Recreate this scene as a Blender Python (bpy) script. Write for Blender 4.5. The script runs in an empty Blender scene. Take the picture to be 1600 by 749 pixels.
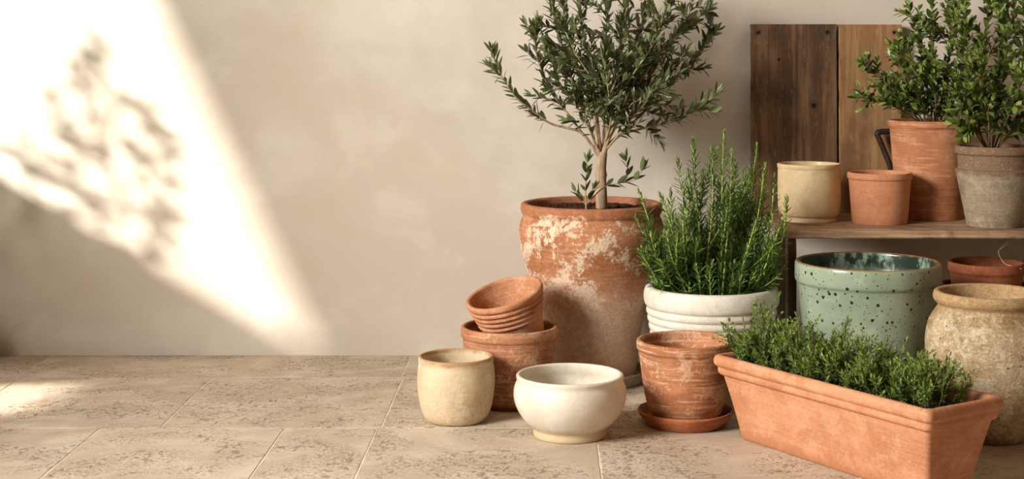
import bpy, math, random
from mathutils import Vector, Matrix, noise
from mathutils.geometry import tessellate_polygon

PI = math.pi
COL = bpy.context.scene.collection
F, CX, HY, H = 2300.0, 850.0, 90.0, 0.8          # camera: focal length in px, principal x, horizon y, eye height
WALL = 3.957

def P(px, py, Y):
    return Vector(((px - CX) * Y / F, Y, H - (py - HY) * Y / F))

def lin(h):
    h = h.lstrip('#')
    out = []
    for i in (0, 2, 4):
        c = int(h[i:i + 2], 16) / 255
        out.append(c / 12.92 if c <= .04045 else ((c + .055) / 1.055) ** 2.4)
    return (*out, 1.0)

# ------------------------------------------------------------------ materials
class NT:
    def __init__(self, name):
        self.m = bpy.data.materials.new(name)
        self.m.use_nodes = True
        self.t = self.m.node_tree
        self.b = self.t.nodes['Principled BSDF']
        self.out = self.t.nodes['Material Output']
        self.co = self.t.nodes.new('ShaderNodeTexCoord').outputs['Object']
    def put(self, sock, v):
        if v is None:
            return
        if isinstance(v, bpy.types.NodeSocket):
            self.t.links.new(v, sock)
        else:
            sock.default_value = v
    def scaled(self, sx, sy, sz, loc=(0, 0, 0)):
        n = self.t.nodes.new('ShaderNodeMapping')
        self.put(n.inputs['Vector'], self.co)
        n.inputs['Scale'].default_value = (sx, sy, sz)
        n.inputs['Location'].default_value = loc
        return n.outputs[0]
    def noise(self, scale, detail=4, rough=.55, vec=None, dist=0, which='Fac'):
        n = self.t.nodes.new('ShaderNodeTexNoise')
        self.put(n.inputs['Vector'], vec or self.co)
        n.inputs['Scale'].default_value = scale
        n.inputs['Detail'].default_value = detail
        n.inputs['Roughness'].default_value = rough
        n.inputs['Distortion'].default_value = dist
        return n.outputs[which]
    def voronoi(self, scale, vec=None, rand=1.0):
        n = self.t.nodes.new('ShaderNodeTexVoronoi')
        self.put(n.inputs['Vector'], vec or self.co)
        n.inputs['Scale'].default_value = scale
        n.inputs['Randomness'].default_value = rand
        return n.outputs['Distance']
    def specks(self, scale, r, share, vec=None):
        n = self.t.nodes.new('ShaderNodeTexVoronoi')
        self.put(n.inputs['Vector'], vec or self.co)
        n.inputs['Scale'].default_value = scale
        x = self.t.nodes.new('ShaderNodeSeparateXYZ')
        self.put(x.inputs[0], n.outputs['Color'])
        d = self.math('ADD', n.outputs['Distance'], self.math('MULTIPLY', self.math('SUBTRACT', self.noise(scale * 3, 3), .5), .25))
        rad = self.rng(x.outputs[0], 1 - share, 1.0, -.06, r, False)
        return self.rng(self.math('SUBTRACT', d, rad), .04, 0.0)
    def rng(self, v, a, b, c=0.0, d=1.0, smooth=True):
        n = self.t.nodes.new('ShaderNodeMapRange')
        if smooth:
            n.interpolation_type = 'SMOOTHSTEP'
        self.put(n.inputs['Value'], v)
        for k, x in zip(('From Min', 'From Max', 'To Min', 'To Max'), (a, b, c, d)):
            n.inputs[k].default_value = x
        return n.outputs[0]
    def math(self, op, a, b=0.5):
        n = self.t.nodes.new('ShaderNodeMath')
        n.operation = op
        self.put(n.inputs[0], a)
        self.put(n.inputs[1], b)
        return n.outputs[0]
    def mix(self, fac, a, b, mode='MIX'):
        n = self.t.nodes.new('ShaderNodeMix')
        n.data_type = 'RGBA'
        n.blend_type = mode
        self.put(n.inputs[0], fac)
        self.put(n.inputs[6], lin(a) if isinstance(a, str) else a)
        self.put(n.inputs[7], lin(b) if isinstance(b, str) else b)
        return n.outputs[2]
    def axis(self, k):
        n = self.t.nodes.new('ShaderNodeSeparateXYZ')
        self.put(n.inputs[0], self.co)
        return n.outputs[k]
    def island(self):
        n = self.t.nodes.new('ShaderNodeNewGeometry')
        return n.outputs['Random Per Island']
    def bump(self, h, strength, dist=.002, normal=None):
        n = self.t.nodes.new('ShaderNodeBump')
        n.inputs['Strength'].default_value = strength
        n.inputs['Distance'].default_value = dist
        self.put(n.inputs['Height'], h)
        self.put(n.inputs['Normal'], normal)
        return n.outputs[0]
    def done(self, color, rough=.8, normal=None, spec=.3, coat=0, coat_rough=.1):
        self.put(self.b.inputs['Base Color'], color if not isinstance(color, str) else lin(color))
        self.put(self.b.inputs['Roughness'], rough)
        self.put(self.b.inputs['Normal'], normal)
        self.b.inputs['Specular IOR Level'].default_value = spec
        self.b.inputs['Coat Weight'].default_value = coat
        self.b.inputs['Coat Roughness'].default_value = coat_rough
        return self.m

def clay(name, base, dark, pale, pale_amt=.6, thr=.52, width=.06, pscale=14, streak=.35, rough=.82, bump=.35,
         rim=None, low=None, specks=None, speck_scale=60, speck_r=.2, speck_n=.6, spec=.25, coat=0, band=None, grain=.1, seed=0.0):
    n = NT(name)
    off = n.scaled(1, 1, 1, (seed, seed * .7, seed * .3))
    a = n.noise(10, 7, .62, off)
    c = n.mix(n.rng(a, .40, .60), base, dark)
    st = n.noise(1.0, 5, .6, n.scaled(11, 11, 170, (seed, 0, 0)))
    c = n.mix(n.math('MULTIPLY', n.rng(st, .50, .62), streak), c, pale)
    c = n.mix(n.math('MULTIPLY', n.rng(st, .48, .36), streak * .9), c, dark)
    pn = n.noise(pscale, 12, .66, off, .35)
    sc = n.noise(120, 6, .75, off)
    pv = n.math('ADD', pn, n.math('MULTIPLY', n.math('SUBTRACT', sc, .5), .55))
    if band:                                   # where on the height the lime bloom sits
        z = n.axis(2)
        zf = n.math('MULTIPLY', n.rng(z, band[0], band[1]), n.rng(z, band[3], band[2]))
        pv = n.math('SUBTRACT', pv, n.math('MULTIPLY', n.math('SUBTRACT', 1.0, zf), band[4]))
    pf = n.math('MULTIPLY', n.rng(pv, thr, thr + width), pale_amt)
    c = n.mix(pf, c, pale)
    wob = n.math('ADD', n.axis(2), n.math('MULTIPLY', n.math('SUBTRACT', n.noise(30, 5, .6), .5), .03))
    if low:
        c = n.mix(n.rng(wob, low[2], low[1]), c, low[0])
    if rim:
        c = n.mix(n.rng(wob, rim[1], rim[2]), c, rim[0])
    if specks:
        c = n.mix(n.specks(speck_scale, speck_r, speck_n), c, specks)
    g = n.noise(230, 4, .75)
    g2 = n.noise(55, 6, .7, off)
    gm = n.math('ADD', n.math('MULTIPLY', g, .6), n.math('MULTIPLY', g2, .4))
    c = n.mix(1.0, c, n.mix(n.rng(gm, .38, .62), (1 - grain * 1.5,) * 3 + (1,), (1 + grain,) * 3 + (1,)), 'MULTIPLY')
    hgt = n.math('ADD', n.math('MULTIPLY', g, .45), n.math('ADD', n.math('MULTIPLY', pv, 1.0), n.math('MULTIPLY', st, .6)))
    return n.done(c, rough, n.bump(hgt, bump, .0035), spec, coat)

def leafmat(name, cols, tip=None, trans=.22, rough=.42, spec=.45):
    n = NT(name)
    r = n.island()
    c = n.mix(n.rng(r, .0, .45), cols[0], cols[1])
    c = n.mix(n.rng(r, .55, 1.0), c, cols[2])
    n.done(c, rough, None, spec)
    tr = n.t.nodes.new('ShaderNodeBsdfTranslucent')
    n.put(tr.inputs[0], n.mix(.5, c, cols[2]))
    mx = n.t.nodes.new('ShaderNodeMixShader')
    mx.inputs[0].default_value = trans
    n.t.links.new(n.b.outputs[0], mx.inputs[1])
    n.t.links.new(tr.outputs[0], mx.inputs[2])
    n.t.links.new(mx.outputs[0], n.out.inputs['Surface'])
    return n.m

def woodmat(name, a, b, c_, holes=(), rough=.75, axis='z', seed=0.0, dirt=None, bump=.4):
    n = NT(name)
    sc = {'z': (38, 38, 2.2), 'x': (2.2, 38, 38)}[axis]
    g = n.noise(1.0, 8, .65, n.scaled(*sc, (seed, seed, seed)), .6)
    c = n.mix(n.rng(g, .40, .58), a, b)
    blot = n.noise(5.5, 6, .6, n.scaled(1, 1, .6, (seed * 2, 0, seed)))
    c = n.mix(n.math('MULTIPLY', n.rng(blot, .48, .62), .75), c, c_)
    fine = n.noise(1.0, 6, .75, n.scaled(*(v * 5 for v in sc), (seed, 1, 2)))
    c = n.mix(n.math('MULTIPLY', n.rng(fine, .53, .62), .5), c, c_)
    if dirt:
        s = n.noise(55, 6, .75, n.scaled(1, 1, .35, (seed, 3, 0)))
        c = n.mix(n.math('MULTIPLY', n.rng(s, .57, .66), .35), c, dirt)
    for (hx, hz, hr) in holes:
        v = n.t.nodes.new('ShaderNodeVectorMath')
        v.operation = 'DISTANCE'
        n.put(v.inputs[0], n.scaled(1, 0, 1))
        v.inputs[1].default_value = (hx, 0, hz)
        d = n.math('ADD', v.outputs['Value'], n.math('MULTIPLY', n.math('SUBTRACT', n.noise(90, 4), .5), hr * 1.3))
        c = n.mix(n.math('MULTIPLY', n.rng(d, hr * 2.6, hr * .9), .55), c, c_)
        c = n.mix(n.rng(d, hr * 1.1, hr * .7), c, '120a06')
    return n.done(c, rough, n.bump(n.math('ADD', g, n.math('MULTIPLY', fine, .6)), bump, .002), .3)

# ------------------------------------------------------------------ mesh helpers
class MB:
    def __init__(self):
        self.v, self.f, self.mi = [], [], {}
    def add(self, vs, fs):
        b = len(self.v)
        self.v.extend(tuple(x) for x in vs)
        self.f.extend(tuple(i + b for i in q) for q in fs)
    def tube(self, pts, r0, r1, sides=6, caps=True):
        n = len(pts)
        if n < 2:
            return
        vs, fs = [], []
        u = None
        for i, p in enumerate(pts):
            t = (pts[min(i + 1, n - 1)] - pts[max(i - 1, 0)]).normalized()
            if u is None:
                u = t.orthogonal().normalized()
            u = (u - t * u.dot(t))
            u = u.normalized() if u.length > 1e-6 else t.orthogonal().normalized()
            w = t.cross(u)
            r = r0[i] if isinstance(r0, (list, tuple)) else r0 + (r1 - r0) * i / (n - 1)
            for k in range(sides):
                a = 2 * PI * k / sides
                vs.append(p + u * (math.cos(a) * r) + w * (math.sin(a) * r))
        for i in range(n - 1):
            for k in range(sides):
                k2 = (k + 1) % sides
                fs.append((i * sides + k, i * sides + k2, (i + 1) * sides + k2, (i + 1) * sides + k))
        if caps:
            fs.append(tuple(range(sides))[::-1])
            fs.append(tuple((n - 1) * sides + k for k in range(sides)))
        self.add(vs, fs)
    def leaf(self, p, d, up, L, W, curl=.15, fold=.25, young=False, shape=((.22, .75), (.5, 1.0), (.8, .62))):
        d = d.normalized()
        s = d.cross(up)
        s = s.normalized() if s.length > 1e-4 else d.orthogonal().normalized()
        nrm = s.cross(d).normalized()
        vs, fs = [p], []
        for (t, w) in shape:
            m = p + d * (L * t) - nrm * (curl * L * t * t)
            hw = W * .5 * w
            vs += [m - s * hw + nrm * (fold * hw), m, m + s * hw + nrm * (fold * hw)]
        vs.append(p + d * L - nrm * (curl * L))
        k = len(shape)
        fs += [(0, 2, 1), (0, 3, 2)]
        for i in range(k - 1):
            a, b = 1 + 3 * i, 4 + 3 * i
            fs += [(a, a + 1, b + 1, b), (a + 1, a + 2, b + 2, b + 1)]
        if young:
            self.mi[len(self.f)] = 4 + 2 * (k - 1)
        a, tip = 1 + 3 * (k - 1), 1 + 3 * k
        fs += [(a, a + 1, tip), (a + 1, a + 2, tip)]
        self.add(vs, fs)
    def box(self, lo, hi):
        x0, y0, z0 = lo
        x1, y1, z1 = hi
        self.add([(x0, y0, z0), (x1, y0, z0), (x1, y1, z0), (x0, y1, z0), (x0, y0, z1), (x1, y0, z1), (x1, y1, z1), (x0, y1, z1)],
                 [(3, 2, 1, 0), (4, 5, 6, 7), (0, 1, 5, 4), (1, 2, 6, 5), (2, 3, 7, 6), (3, 0, 4, 7)])
    def build(self, name, mat, parent=None, smooth=True, loc=None):
        me = bpy.data.meshes.new(name)
        me.from_pydata(self.v, [], self.f)
        me.update()
        if smooth:
            me.polygons.foreach_set('use_smooth', [True] * len(me.polygons))
        for m in (mat if isinstance(mat, (list, tuple)) else [mat]):
            me.materials.append(m)
        for i, c in self.mi.items():
            for j in range(i, i + c):
                me.polygons[j].material_index = 1
        o = bpy.data.objects.new(name, me)
        COL.objects.link(o)
        if parent is not None:
            o.parent = parent
        if loc is not None:
            o.location = loc
        return o

def tag(o, label, cat, group=None):
    o['label'] = label
    o['category'] = cat
    if group:
        o['group'] = group
    return o

def empty(name, loc, label, cat, group=None):
    o = bpy.data.objects.new(name, None)
    o.empty_display_size = .05
    COL.objects.link(o)
    o.location = loc
    return tag(o, label, cat, group)

def structure(o):
    o['kind'] = 'structure'
    return o

def chaikin(pts, it=2):
    for _ in range(it):
        q = [pts[0]]
        for a, b in zip(pts, pts[1:]):
            q.append((a[0] * .75 + b[0] * .25, a[1] * .75 + b[1] * .25))
            q.append((a[0] * .25 + b[0] * .75, a[1] * .25 + b[1] * .75))
        q.append(pts[-1])
        pts = q
    return pts

def dens(pts, n=1):
    out = []
    for a, b in zip(pts, pts[1:]):
        for i in range(n):
            t = i / n
            out.append((a[0] + (b[0] - a[0]) * t, a[1] + (b[1] - a[1]) * t))
    out.append(pts[-1])
    return out

def pot_profile(outer, lip, th, floor, round_=.5, inner_drop=None):
    r0, z0 = outer[0]
    rt, zt = outer[-1]
    pr = [(0, z0 + .003), (r0 * .55, z0 + .003), (r0 - .004, z0 + .0005), (r0 - .001, z0)] + list(outer)
    e = lip * round_
    pr += [(rt - lip * .12, zt + e * .55), (rt - lip * .5, zt + e * .8), (rt - lip * .88, zt + e * .5), (rt - lip, zt - e * .1)]
    dz = zt - (inner_drop if inner_drop is not None else lip * 1.1)
    inner = [(r - th, z) for r, z in reversed(outer) if floor + .012 < z < dz]
    pr += inner
    rf = (outer[0][0] - th) if not inner else min(inner[-1][0], outer[0][0] + .01)
    pr += [(rf, floor + .008), (rf - .008, floor), (rf * .5, floor), (0, floor)]
    return pr

def lathe(profile, seg=112, wob=.004, seed=0, it=2):
    prof = chaikin(profile, it)
    mb = MB()
    n = len(prof)
    vs, fs = [], []
    for r, z in prof:
        for k in range(seg):
            a = 2 * PI * k / seg
            ww = 1 + wob * (math.sin(2 * a + seed + z * 9) * .6 + math.sin(3 * a + seed * 2.1 - z * 14) * .4)
            vs.append((r * ww * math.cos(a), r * ww * math.sin(a), z))
    for i in range(n - 1):
        for k in range(seg):
            k2 = (k + 1) % seg
            if prof[i][0] < 1e-6:
                fs.append((i * seg + k, (i + 1) * seg + k2, (i + 1) * seg + k))
            elif prof[i + 1][0] < 1e-6:
                fs.append((i * seg + k, i * seg + k2, (i + 1) * seg + k))
            else:
                fs.append((i * seg + k, i * seg + k2, (i + 1) * seg + k2, (i + 1) * seg + k))
    mb.add(vs, fs)
    return mb

class Pix:                                        # outline measured at distance Y -> metres
    def __init__(self, cx, Y, base=0.0):
        self.s = F / Y
        self.Y, self.X, self.base = Y, (cx - CX) * Y / F, base
    def prof(self, pts):                          # (half width px, y px) bottom..top; y None = base
        return [(hw / self.s, (self.base if py is None else H - (py - HY) / self.s) - self.base) for hw, py in pts]
    def loc(self):
        return Vector((self.X, self.Y, self.base))

def soil(r, z, seed, parent, mat, lumps=90, amp=.004):
    rnd = random.Random(seed)
    mb = MB()
    vs, fs = [(0, 0, z)], []
    R, S = 16, 56
    for i in range(1, R + 1):
        for k in range(S):
            a = 2 * PI * k / S
            rr = r * i / R
            h = noise.noise(Vector((rr * math.cos(a) * 60 + seed, rr * math.sin(a) * 60, seed))) * amp
            vs.append((rr * math.cos(a), rr * math.sin(a), z + h))
    for k in range(S):
        fs.append((0, 1 + k, 1 + (k + 1) % S))
    for i in range(R - 1):
        for k in range(S):
            a, b = 1 + i * S + k, 1 + i * S + (k + 1) % S
            fs.append((a, b, b + S, a + S))
    mb.add(vs, fs)
    for _ in range(lumps):
        a, rr = rnd.uniform(0, 2 * PI), (r * .95) * math.sqrt(rnd.random())
        lump(mb, Vector((rr * math.cos(a), rr * math.sin(a), z + .001)), rnd.uniform(.002, .006), rnd)
    return mb.build('soil', mat, parent)

def lump(mb, c, r, rnd):
    vs = []
    for d in ((1, 0, 0), (-1, 0, 0), (0, 1, 0), (0, -1, 0), (0, 0, 1), (0, 0, -1)):
        vs.append(c + Vector(d) * r * rnd.uniform(.6, 1.25))
    mb.add(vs, [(0, 2, 4), (2, 1, 4), (1, 3, 4), (3, 0, 4), (2, 0, 5), (1, 2, 5), (3, 1, 5), (0, 3, 5)])

def spline(pts, n=6):
    out = []
    q = [pts[0]] + list(pts) + [pts[-1]]
    for i in range(1, len(q) - 2):
        p0, p1, p2, p3 = q[i - 1], q[i], q[i + 1], q[i + 2]
        for k in range(n):
            t = k / n
            out.append(.5 * ((2 * p1) + (p2 - p0) * t + (2 * p0 - 5 * p1 + 4 * p2 - p3) * t * t + (3 * p1 - p0 - 3 * p2 + p3) * t ** 3))
    out.append(pts[-1])
    return out

def rvec(rnd):
    while True:
        v = Vector((rnd.uniform(-1, 1), rnd.uniform(-1, 1), rnd.uniform(-1, 1)))
        if .1 < v.length < 1:
            return v.normalized()

def leafy(mb, pts, rnd, start, step, L, W, ang=50, jit=.3, tip=True, whorl=2, curl=.15, grow=.0, fold=.25):
    """leaves in pairs along a stem from the share start of its length"""
    seg = [(b - a).length for a, b in zip(pts, pts[1:])]
    tot = sum(seg)
    s = start * tot
    k = rnd.uniform(0, PI)
    while s < tot * .985:
        acc = 0
        for i, l in enumerate(seg):
            if acc + l >= s or i == len(seg) - 1:
                break
            acc += l
        d = (pts[i + 1] - pts[i]).normalized()
        p = pts[i] + d * (s - acc)
        u = d.orthogonal().normalized()
        w = d.cross(u)
        k += PI / 2 + rnd.uniform(-.3, .3)
        f = 1 - grow * (s / tot)
        for j in range(whorl):
            a = k + j * 2 * PI / whorl + rnd.uniform(-.25, .25)
            out = u * math.cos(a) + w * math.sin(a)
            an = math.radians(ang * rnd.uniform(.7, 1.3) * (1 - .35 * s / tot))
            dd = d * math.cos(an) + out * math.sin(an) + rvec(rnd) * jit * .4
            l = L * rnd.uniform(.7, 1.15) * f
            mb.leaf(p, dd, d * .8 + Vector((0, 0, .6)) + rvec(rnd) * jit, l, W * rnd.uniform(.8, 1.2) * f, curl * rnd.uniform(-.3, 1.6), fold, rnd.random() < (s / tot - .35) * 1.5)
        s += step * rnd.uniform(.75, 1.3)
    if tip:
        d = (pts[-1] - pts[-2]).normalized()
        for j in range(3):
            mb.leaf(pts[-1], d + rvec(rnd) * .35, rvec(rnd), L * rnd.uniform(.55, .85), W * .7, .05, fold, True)

def wander(a, d, L, rnd, n=5, up=.25, wig=.18):
    pts = [a.copy()]
    d = d.normalized()
    for _ in range(n):
        d = (d + rvec(rnd) * wig + Vector((0, 0, up / n))).normalized()
        pts.append(pts[-1] + d * (L / n))
    return pts

def at(pts, t):
    x = t * (len(pts) - 1)
    i = min(int(x), len(pts) - 2)
    return pts[i].lerp(pts[i + 1], x - i), (pts[i + 1] - pts[i]).normalized()

# ------------------------------------------------------------------ materials of this place
def plaster(name):
    n = NT(name)
    a = n.noise(1.6, 7, .55, None, .4)
    c = n.mix(n.rng(a, .38, .62), 'd9d0c2', 'cbc0b1')
    b = n.noise(4, 8, .58, n.scaled(1, 1, 1.3, (3, 1, 2)), .3)
    c = n.mix(n.math('MULTIPLY', n.rng(b, .5, .66), .35), c, 'e2dacb')
    c = n.mix(n.math('MULTIPLY', n.rng(b, .48, .34), .3), c, 'c4b6a2')
    s = n.noise(34, 5, .6, n.scaled(.5, 1, 1.6))
    h = n.math('ADD', n.math('MULTIPLY', b, 1.0), n.math('MULTIPLY', s, .22))
    return n.done(c, .92, n.bump(h, .16, .008), .15)

M_WALL = plaster('plaster')
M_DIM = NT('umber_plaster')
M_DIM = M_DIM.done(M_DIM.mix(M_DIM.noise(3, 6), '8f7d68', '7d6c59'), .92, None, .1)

def travertine():
    n = NT('travertine')
    r = n.island()
    off = n.t.nodes.new('ShaderNodeVectorMath')
    off.operation = 'ADD'
    n.put(off.inputs[0], n.co)
    cb = n.t.nodes.new('ShaderNodeCombineXYZ')
    n.put(cb.inputs[0], n.math('MULTIPLY', r, 13.0))
    n.put(cb.inputs[1], n.math('MULTIPLY', r, 7.0))
    n.put(off.inputs[1], cb.outputs[0])
    v = off.outputs[0]
    def sc(x, y, z):
        m = n.t.nodes.new('ShaderNodeMapping')
        n.put(m.inputs['Vector'], v)
        m.inputs['Scale'].default_value = (x, y, z)
        return m.outputs[0]
    a = n.noise(1, 8, .6, sc(4, 5, 1), .9)
    c = n.mix(n.rng(a, .38, .62), 'd0c1ad', 'baa893')
    b = n.noise(1, 9, .68, sc(11, 11, 1), .8)
    c = n.mix(n.math('MULTIPLY', n.rng(b, .52, .66), .4), c, 'd6cab6')
    c = n.mix(n.math('MULTIPLY', n.rng(b, .48, .36), .4), c, 'a6937b')
    c = n.mix(n.math('MULTIPLY', r, .25), c, 'b8a48b')
    p1 = n.noise(1, 6, .7, sc(60, 46, 1), .6)
    mask = n.noise(1, 4, .6, sc(6, 7, 1), .5)
    pit = n.math('MULTIPLY', n.rng(p1, .555, .60), n.rng(mask, .44, .56))
    p2 = n.noise(1, 4, .7, sc(150, 120, 1), .3)
    pit2 = n.math('MULTIPLY', n.rng(p2, .55, .62), n.math('MULTIPLY', n.rng(mask, .40, .58), .8))
    pit = n.math('MAXIMUM', pit, pit2)
    c = n.mix(n.math('MULTIPLY', pit, .62), c, '6f5b46')
    c = n.mix(n.math('MULTIPLY', n.rng(p2, .46, .36), .4), c, 'e2d7c5')
    h = n.math('SUBTRACT', n.math('ADD', n.math('MULTIPLY', b, .6), n.math('MULTIPLY', p2, .25)), n.math('MULTIPLY', pit, 1.0))
    return n.done(c, n.rng(b, .4, .6, .6, .8), n.bump(h, .6, .003), .25)

M_TILE = travertine()
g = NT('grout')
M_GROUT = g.done(g.mix(g.noise(60, 5, .7), 'e8ddca', 'cdbfa8'), .95, g.bump(g.noise(200, 4), .4), .1)
g = NT('potting_soil')
M_SOIL = g.done(g.mix(g.rng(g.noise(140, 6, .7), .35, .7), '2b1b11', '5a3d28'), .95, g.bump(g.noise(260, 5), .8, .004), .15)

M_BARK = NT('olive_bark')
_s = M_BARK.noise(1, 6, .65, M_BARK.scaled(120, 120, 22))
M_BARK = M_BARK.done(M_BARK.mix(M_BARK.rng(_s, .35, .65), '8d7359', 'b9a184'), .85, M_BARK.bump(_s, .6, .002), .2)
M_TWIG = NT('green_twig')
M_TWIG = M_TWIG.done(M_TWIG.mix(M_TWIG.noise(40, 3), '9a8a62', 'b3a47c'), .7)
M_OLIVE = [leafmat('olive_leaf', ('2f371f', '444e2c', '727b52'), rough=.42), leafmat('young_olive_leaf', ('525c31', '69744a', '858f62'), rough=.45)]
M_ROSE = [leafmat('rosemary_needle', ('2a4419', '44652a', '6b8a44'), trans=.25, rough=.48), leafmat('young_rosemary_needle', ('668339', '829d48', 'a0b768'), trans=.25, rough=.5)]
M_ROSE_STEM = NT('rosemary_stem').done('a8b65a', .7)
M_THYME = [leafmat('thyme_leaf', ('30451a', '4c6627', '6f8740'), trans=.25, rough=.5), leafmat('young_thyme_leaf', ('64802f', '7d963f', '97aa58'), trans=.25, rough=.5)]
M_THYME_STEM = NT('thyme_stem').done('857a48', .8)
M_MYRTLE = [leafmat('myrtle_leaf', ('2b3c14', '465a23', '6b7c3a'), trans=.2, rough=.34, spec=.5), leafmat('young_myrtle_leaf', ('687c30', '849746', 'a1af66'), trans=.25, rough=.36, spec=.5)]
M_MYRTLE_STEM = NT('myrtle_stem').done('6f5539', .75)

# ------------------------------------------------------------------ the setting
def build_floor():
    mb = MB()
    rows = [(3.68, 3.957, [-2.1, -1.32, -.357, .42, 1.25, 2.2, 3.5]),
            (3.178, 3.68, [-2.1, -1.78, -1.305, -.83, -.352, .125, .6, 1.08, 1.56, 2.2, 3.5]),
            (2.676, 3.178, [-2.1, -1.38, -.958, -.56, -.36, .11, .6, 1.08, 1.6, 2.2, 3.5])]
    y, k = 2.676, 0
    while y > -1.0:
        o = (.2, -.05)[k % 2]
        rows.append((y - .502, y, [-2.1] + [-1.9 + o + .476 * i for i in range(11)] + [3.5]))
        y -= .502
        k += 1
    gp = .0009
    nt = 0
    rnd = random.Random(4)
    for (y0, y1, xs) in rows:
        for x0, x1 in zip(xs, xs[1:]):
            a, b, c, d = x0 + gp, x1 - gp, y0 + gp, y1 - gp
            e, z = .0013, rnd.uniform(-.0006, 0)
            # edges worn a little uneven along the joint
            N = 14
            ring_o, ring_i = [], []
            for (p, q) in (((a, c), (b, c)), ((b, c), (b, d)), ((b, d), (a, d)), ((a, d), (a, c))):
                nx, ny = -(q[1] - p[1]), (q[0] - p[0])
                l = math.hypot(nx, ny)
                nx, ny = nx / l, ny / l
                for i in range(N):
                    t = i / N
                    x, yy = p[0] + (q[0] - p[0]) * t, p[1] + (q[1] - p[1]) * t
                    jit = max(0, noise.noise(Vector((x * 25, yy * 25, 3)))) * .0032 if i else 0
                    ring_o.append((x + nx * jit, yy + ny * jit, -.0015))
                    ring_i.append((x + nx * (jit + (e if i else e)), yy + ny * (jit + e), z))
            vs = ring_o + ring_i
            n = len(ring_o)
            fs = [(i, (i + 1) % n, n + (i + 1) % n, n + i) for i in range(n)] + [tuple(n + i for i in range(n))]
            mb.add(vs, fs)
            nt += n + 1
    nf = len(mb.f)
    mb.add([(-2.1, -1.1, -.0013), (3.5, -1.1, -.0013), (3.5, 3.957, -.0013), (-2.1, 3.957, -.0013),
            (-2.1, -1.1, -.08), (3.5, -1.1, -.08), (3.5, 3.957, -.08), (-2.1, 3.957, -.08)],
           [(0, 1, 2, 3), (7, 6, 5, 4), (0, 4, 5, 1), (1, 5, 6, 2), (2, 6, 7, 3), (3, 7, 4, 0)])
    o = mb.build('floor', [M_TILE, M_GROUT], smooth=False)
    for p in o.data.polygons:
        p.material_index = 1 if p.index >= nf else 0
    return structure(o)
build_floor()

def panel(name, outer, holes, to3, thick, mat):
    """a slab from an outline with openings; to3(a, b, depth) places it"""
    loops = [outer] + holes
    flat = [p for l in loops for p in l]
    tris = tessellate_polygon([[Vector((a, b, 0)) for a, b in l] for l in loops])
    n = len(flat)
    vs = [to3(a, b, 0) for a, b in flat] + [to3(a, b, thick) for a, b in flat]
    fs = [tuple(t) for t in tris] + [tuple(i + n for i in t[::-1]) for t in tris]
    b = 0
    for l in loops:
        for i in range(len(l)):
            j = (i + 1) % len(l)
            fs.append((b + i, b + j, n + b + j, n + b + i))
        b += len(l)
    mb = MB()
    mb.add(vs, fs)
    return structure(mb.build(name, mat, smooth=False))

mb = MB()
mb.box((-2.1, WALL, -.08), (3.5, WALL + .12, 2.6))
structure(mb.build('wall_back', M_WALL, smooth=False))
# left wall: slanted low window and a small added hole, both shaped to throw the sun patches, and a large window nearer the viewer
SUN = Vector((1, .75, -.551))
XL = -2.0
panel('wall_left', [(-1.1, -.08), (WALL, -.08), (WALL, 2.6), (-1.1, 2.6)],
      [[(2.922, .777), (3.82, .777), (3.82, 1.75), (3.346, 1.75)],
       [(2.84, .285), (3.17, .285), (2.97, .475), (2.66, .475)],
       [(.05, .78), (2.15, .78), (2.15, 2.4), (.05, 2.4)]],
      lambda a, b, d: (XL - d, a, b), .02, M_DIM)
mb = MB()
mb.box((3.4, -1.1, -.08), (3.5, WALL, 2.6))
structure(mb.build('wall_right', M_DIM, smooth=False))
mb = MB()
mb.box((-2.1, -1.1, 2.6), (3.5, WALL + .12, 2.7))
structure(mb.build('ceiling', M_DIM, smooth=False))
mb = MB()
mb.box((-3.6, -3.5, -.1), (-3.5, 1.2, 4.6))  # added out of view to keep direct sun out of the large window
structure(mb.build('wall_sun_blocker', M_WALL, smooth=False))

# ------------------------------------------------------------------ pots
def vessel(name, pix, mat, outer, lip, th, floor, label, cat, seed=0, round_=.5, drop=None, root=None, it=2, seg=112, wob=.004, group=None):
    mb = lathe(pot_profile(pix.prof(outer) if pix else outer, lip, th, floor, round_, drop), seg, wob, seed, it)
    if root is None:
        o = mb.build(name, mat, loc=pix.loc())
        return tag(o, label, cat, group)
    return mb.build(name, mat, root)

# beige stoneware cup-shaped pot
M = clay('beige_stoneware', 'd0ba99', 'c2a885', 'e2d6bd', .5, .5, .1, 9, .12, .6, .15, rim=('ad8a62', .131, .141), grain=.06, spec=.35)
px = Pix(712.5, 3.248)
vessel('beige_pot', px, M, [(43, 656), (46, 654), (50.5, 648), (54.5, 638), (58, 622), (60.3, 603), (60.5, 590), (59.8, 576), (58.3, 568), (58.3, 565), (59, 561), (59, 558)],
       .009, .008, .012, 'beige stoneware pot with brown lip, standing in front of the stacked terracotta pots', 'pot', 1)

# terracotta pot carrying the tilted one
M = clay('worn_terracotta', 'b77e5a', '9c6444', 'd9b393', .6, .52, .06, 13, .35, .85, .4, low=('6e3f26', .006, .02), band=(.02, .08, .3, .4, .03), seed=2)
px = Pix(796, 3.416)
vessel('terracotta_pot', px, M, [(63, None), (64, 627), (66.5, 600), (70, 565), (72.5, 535), (73.3, 526), (75, 525), (76, 522), (76.2, 516), (76, 511)],
       .011, .0095, .012, 'worn terracotta pot on the floor with a small ribbed pot tipped into it', 'pot', 2)

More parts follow.
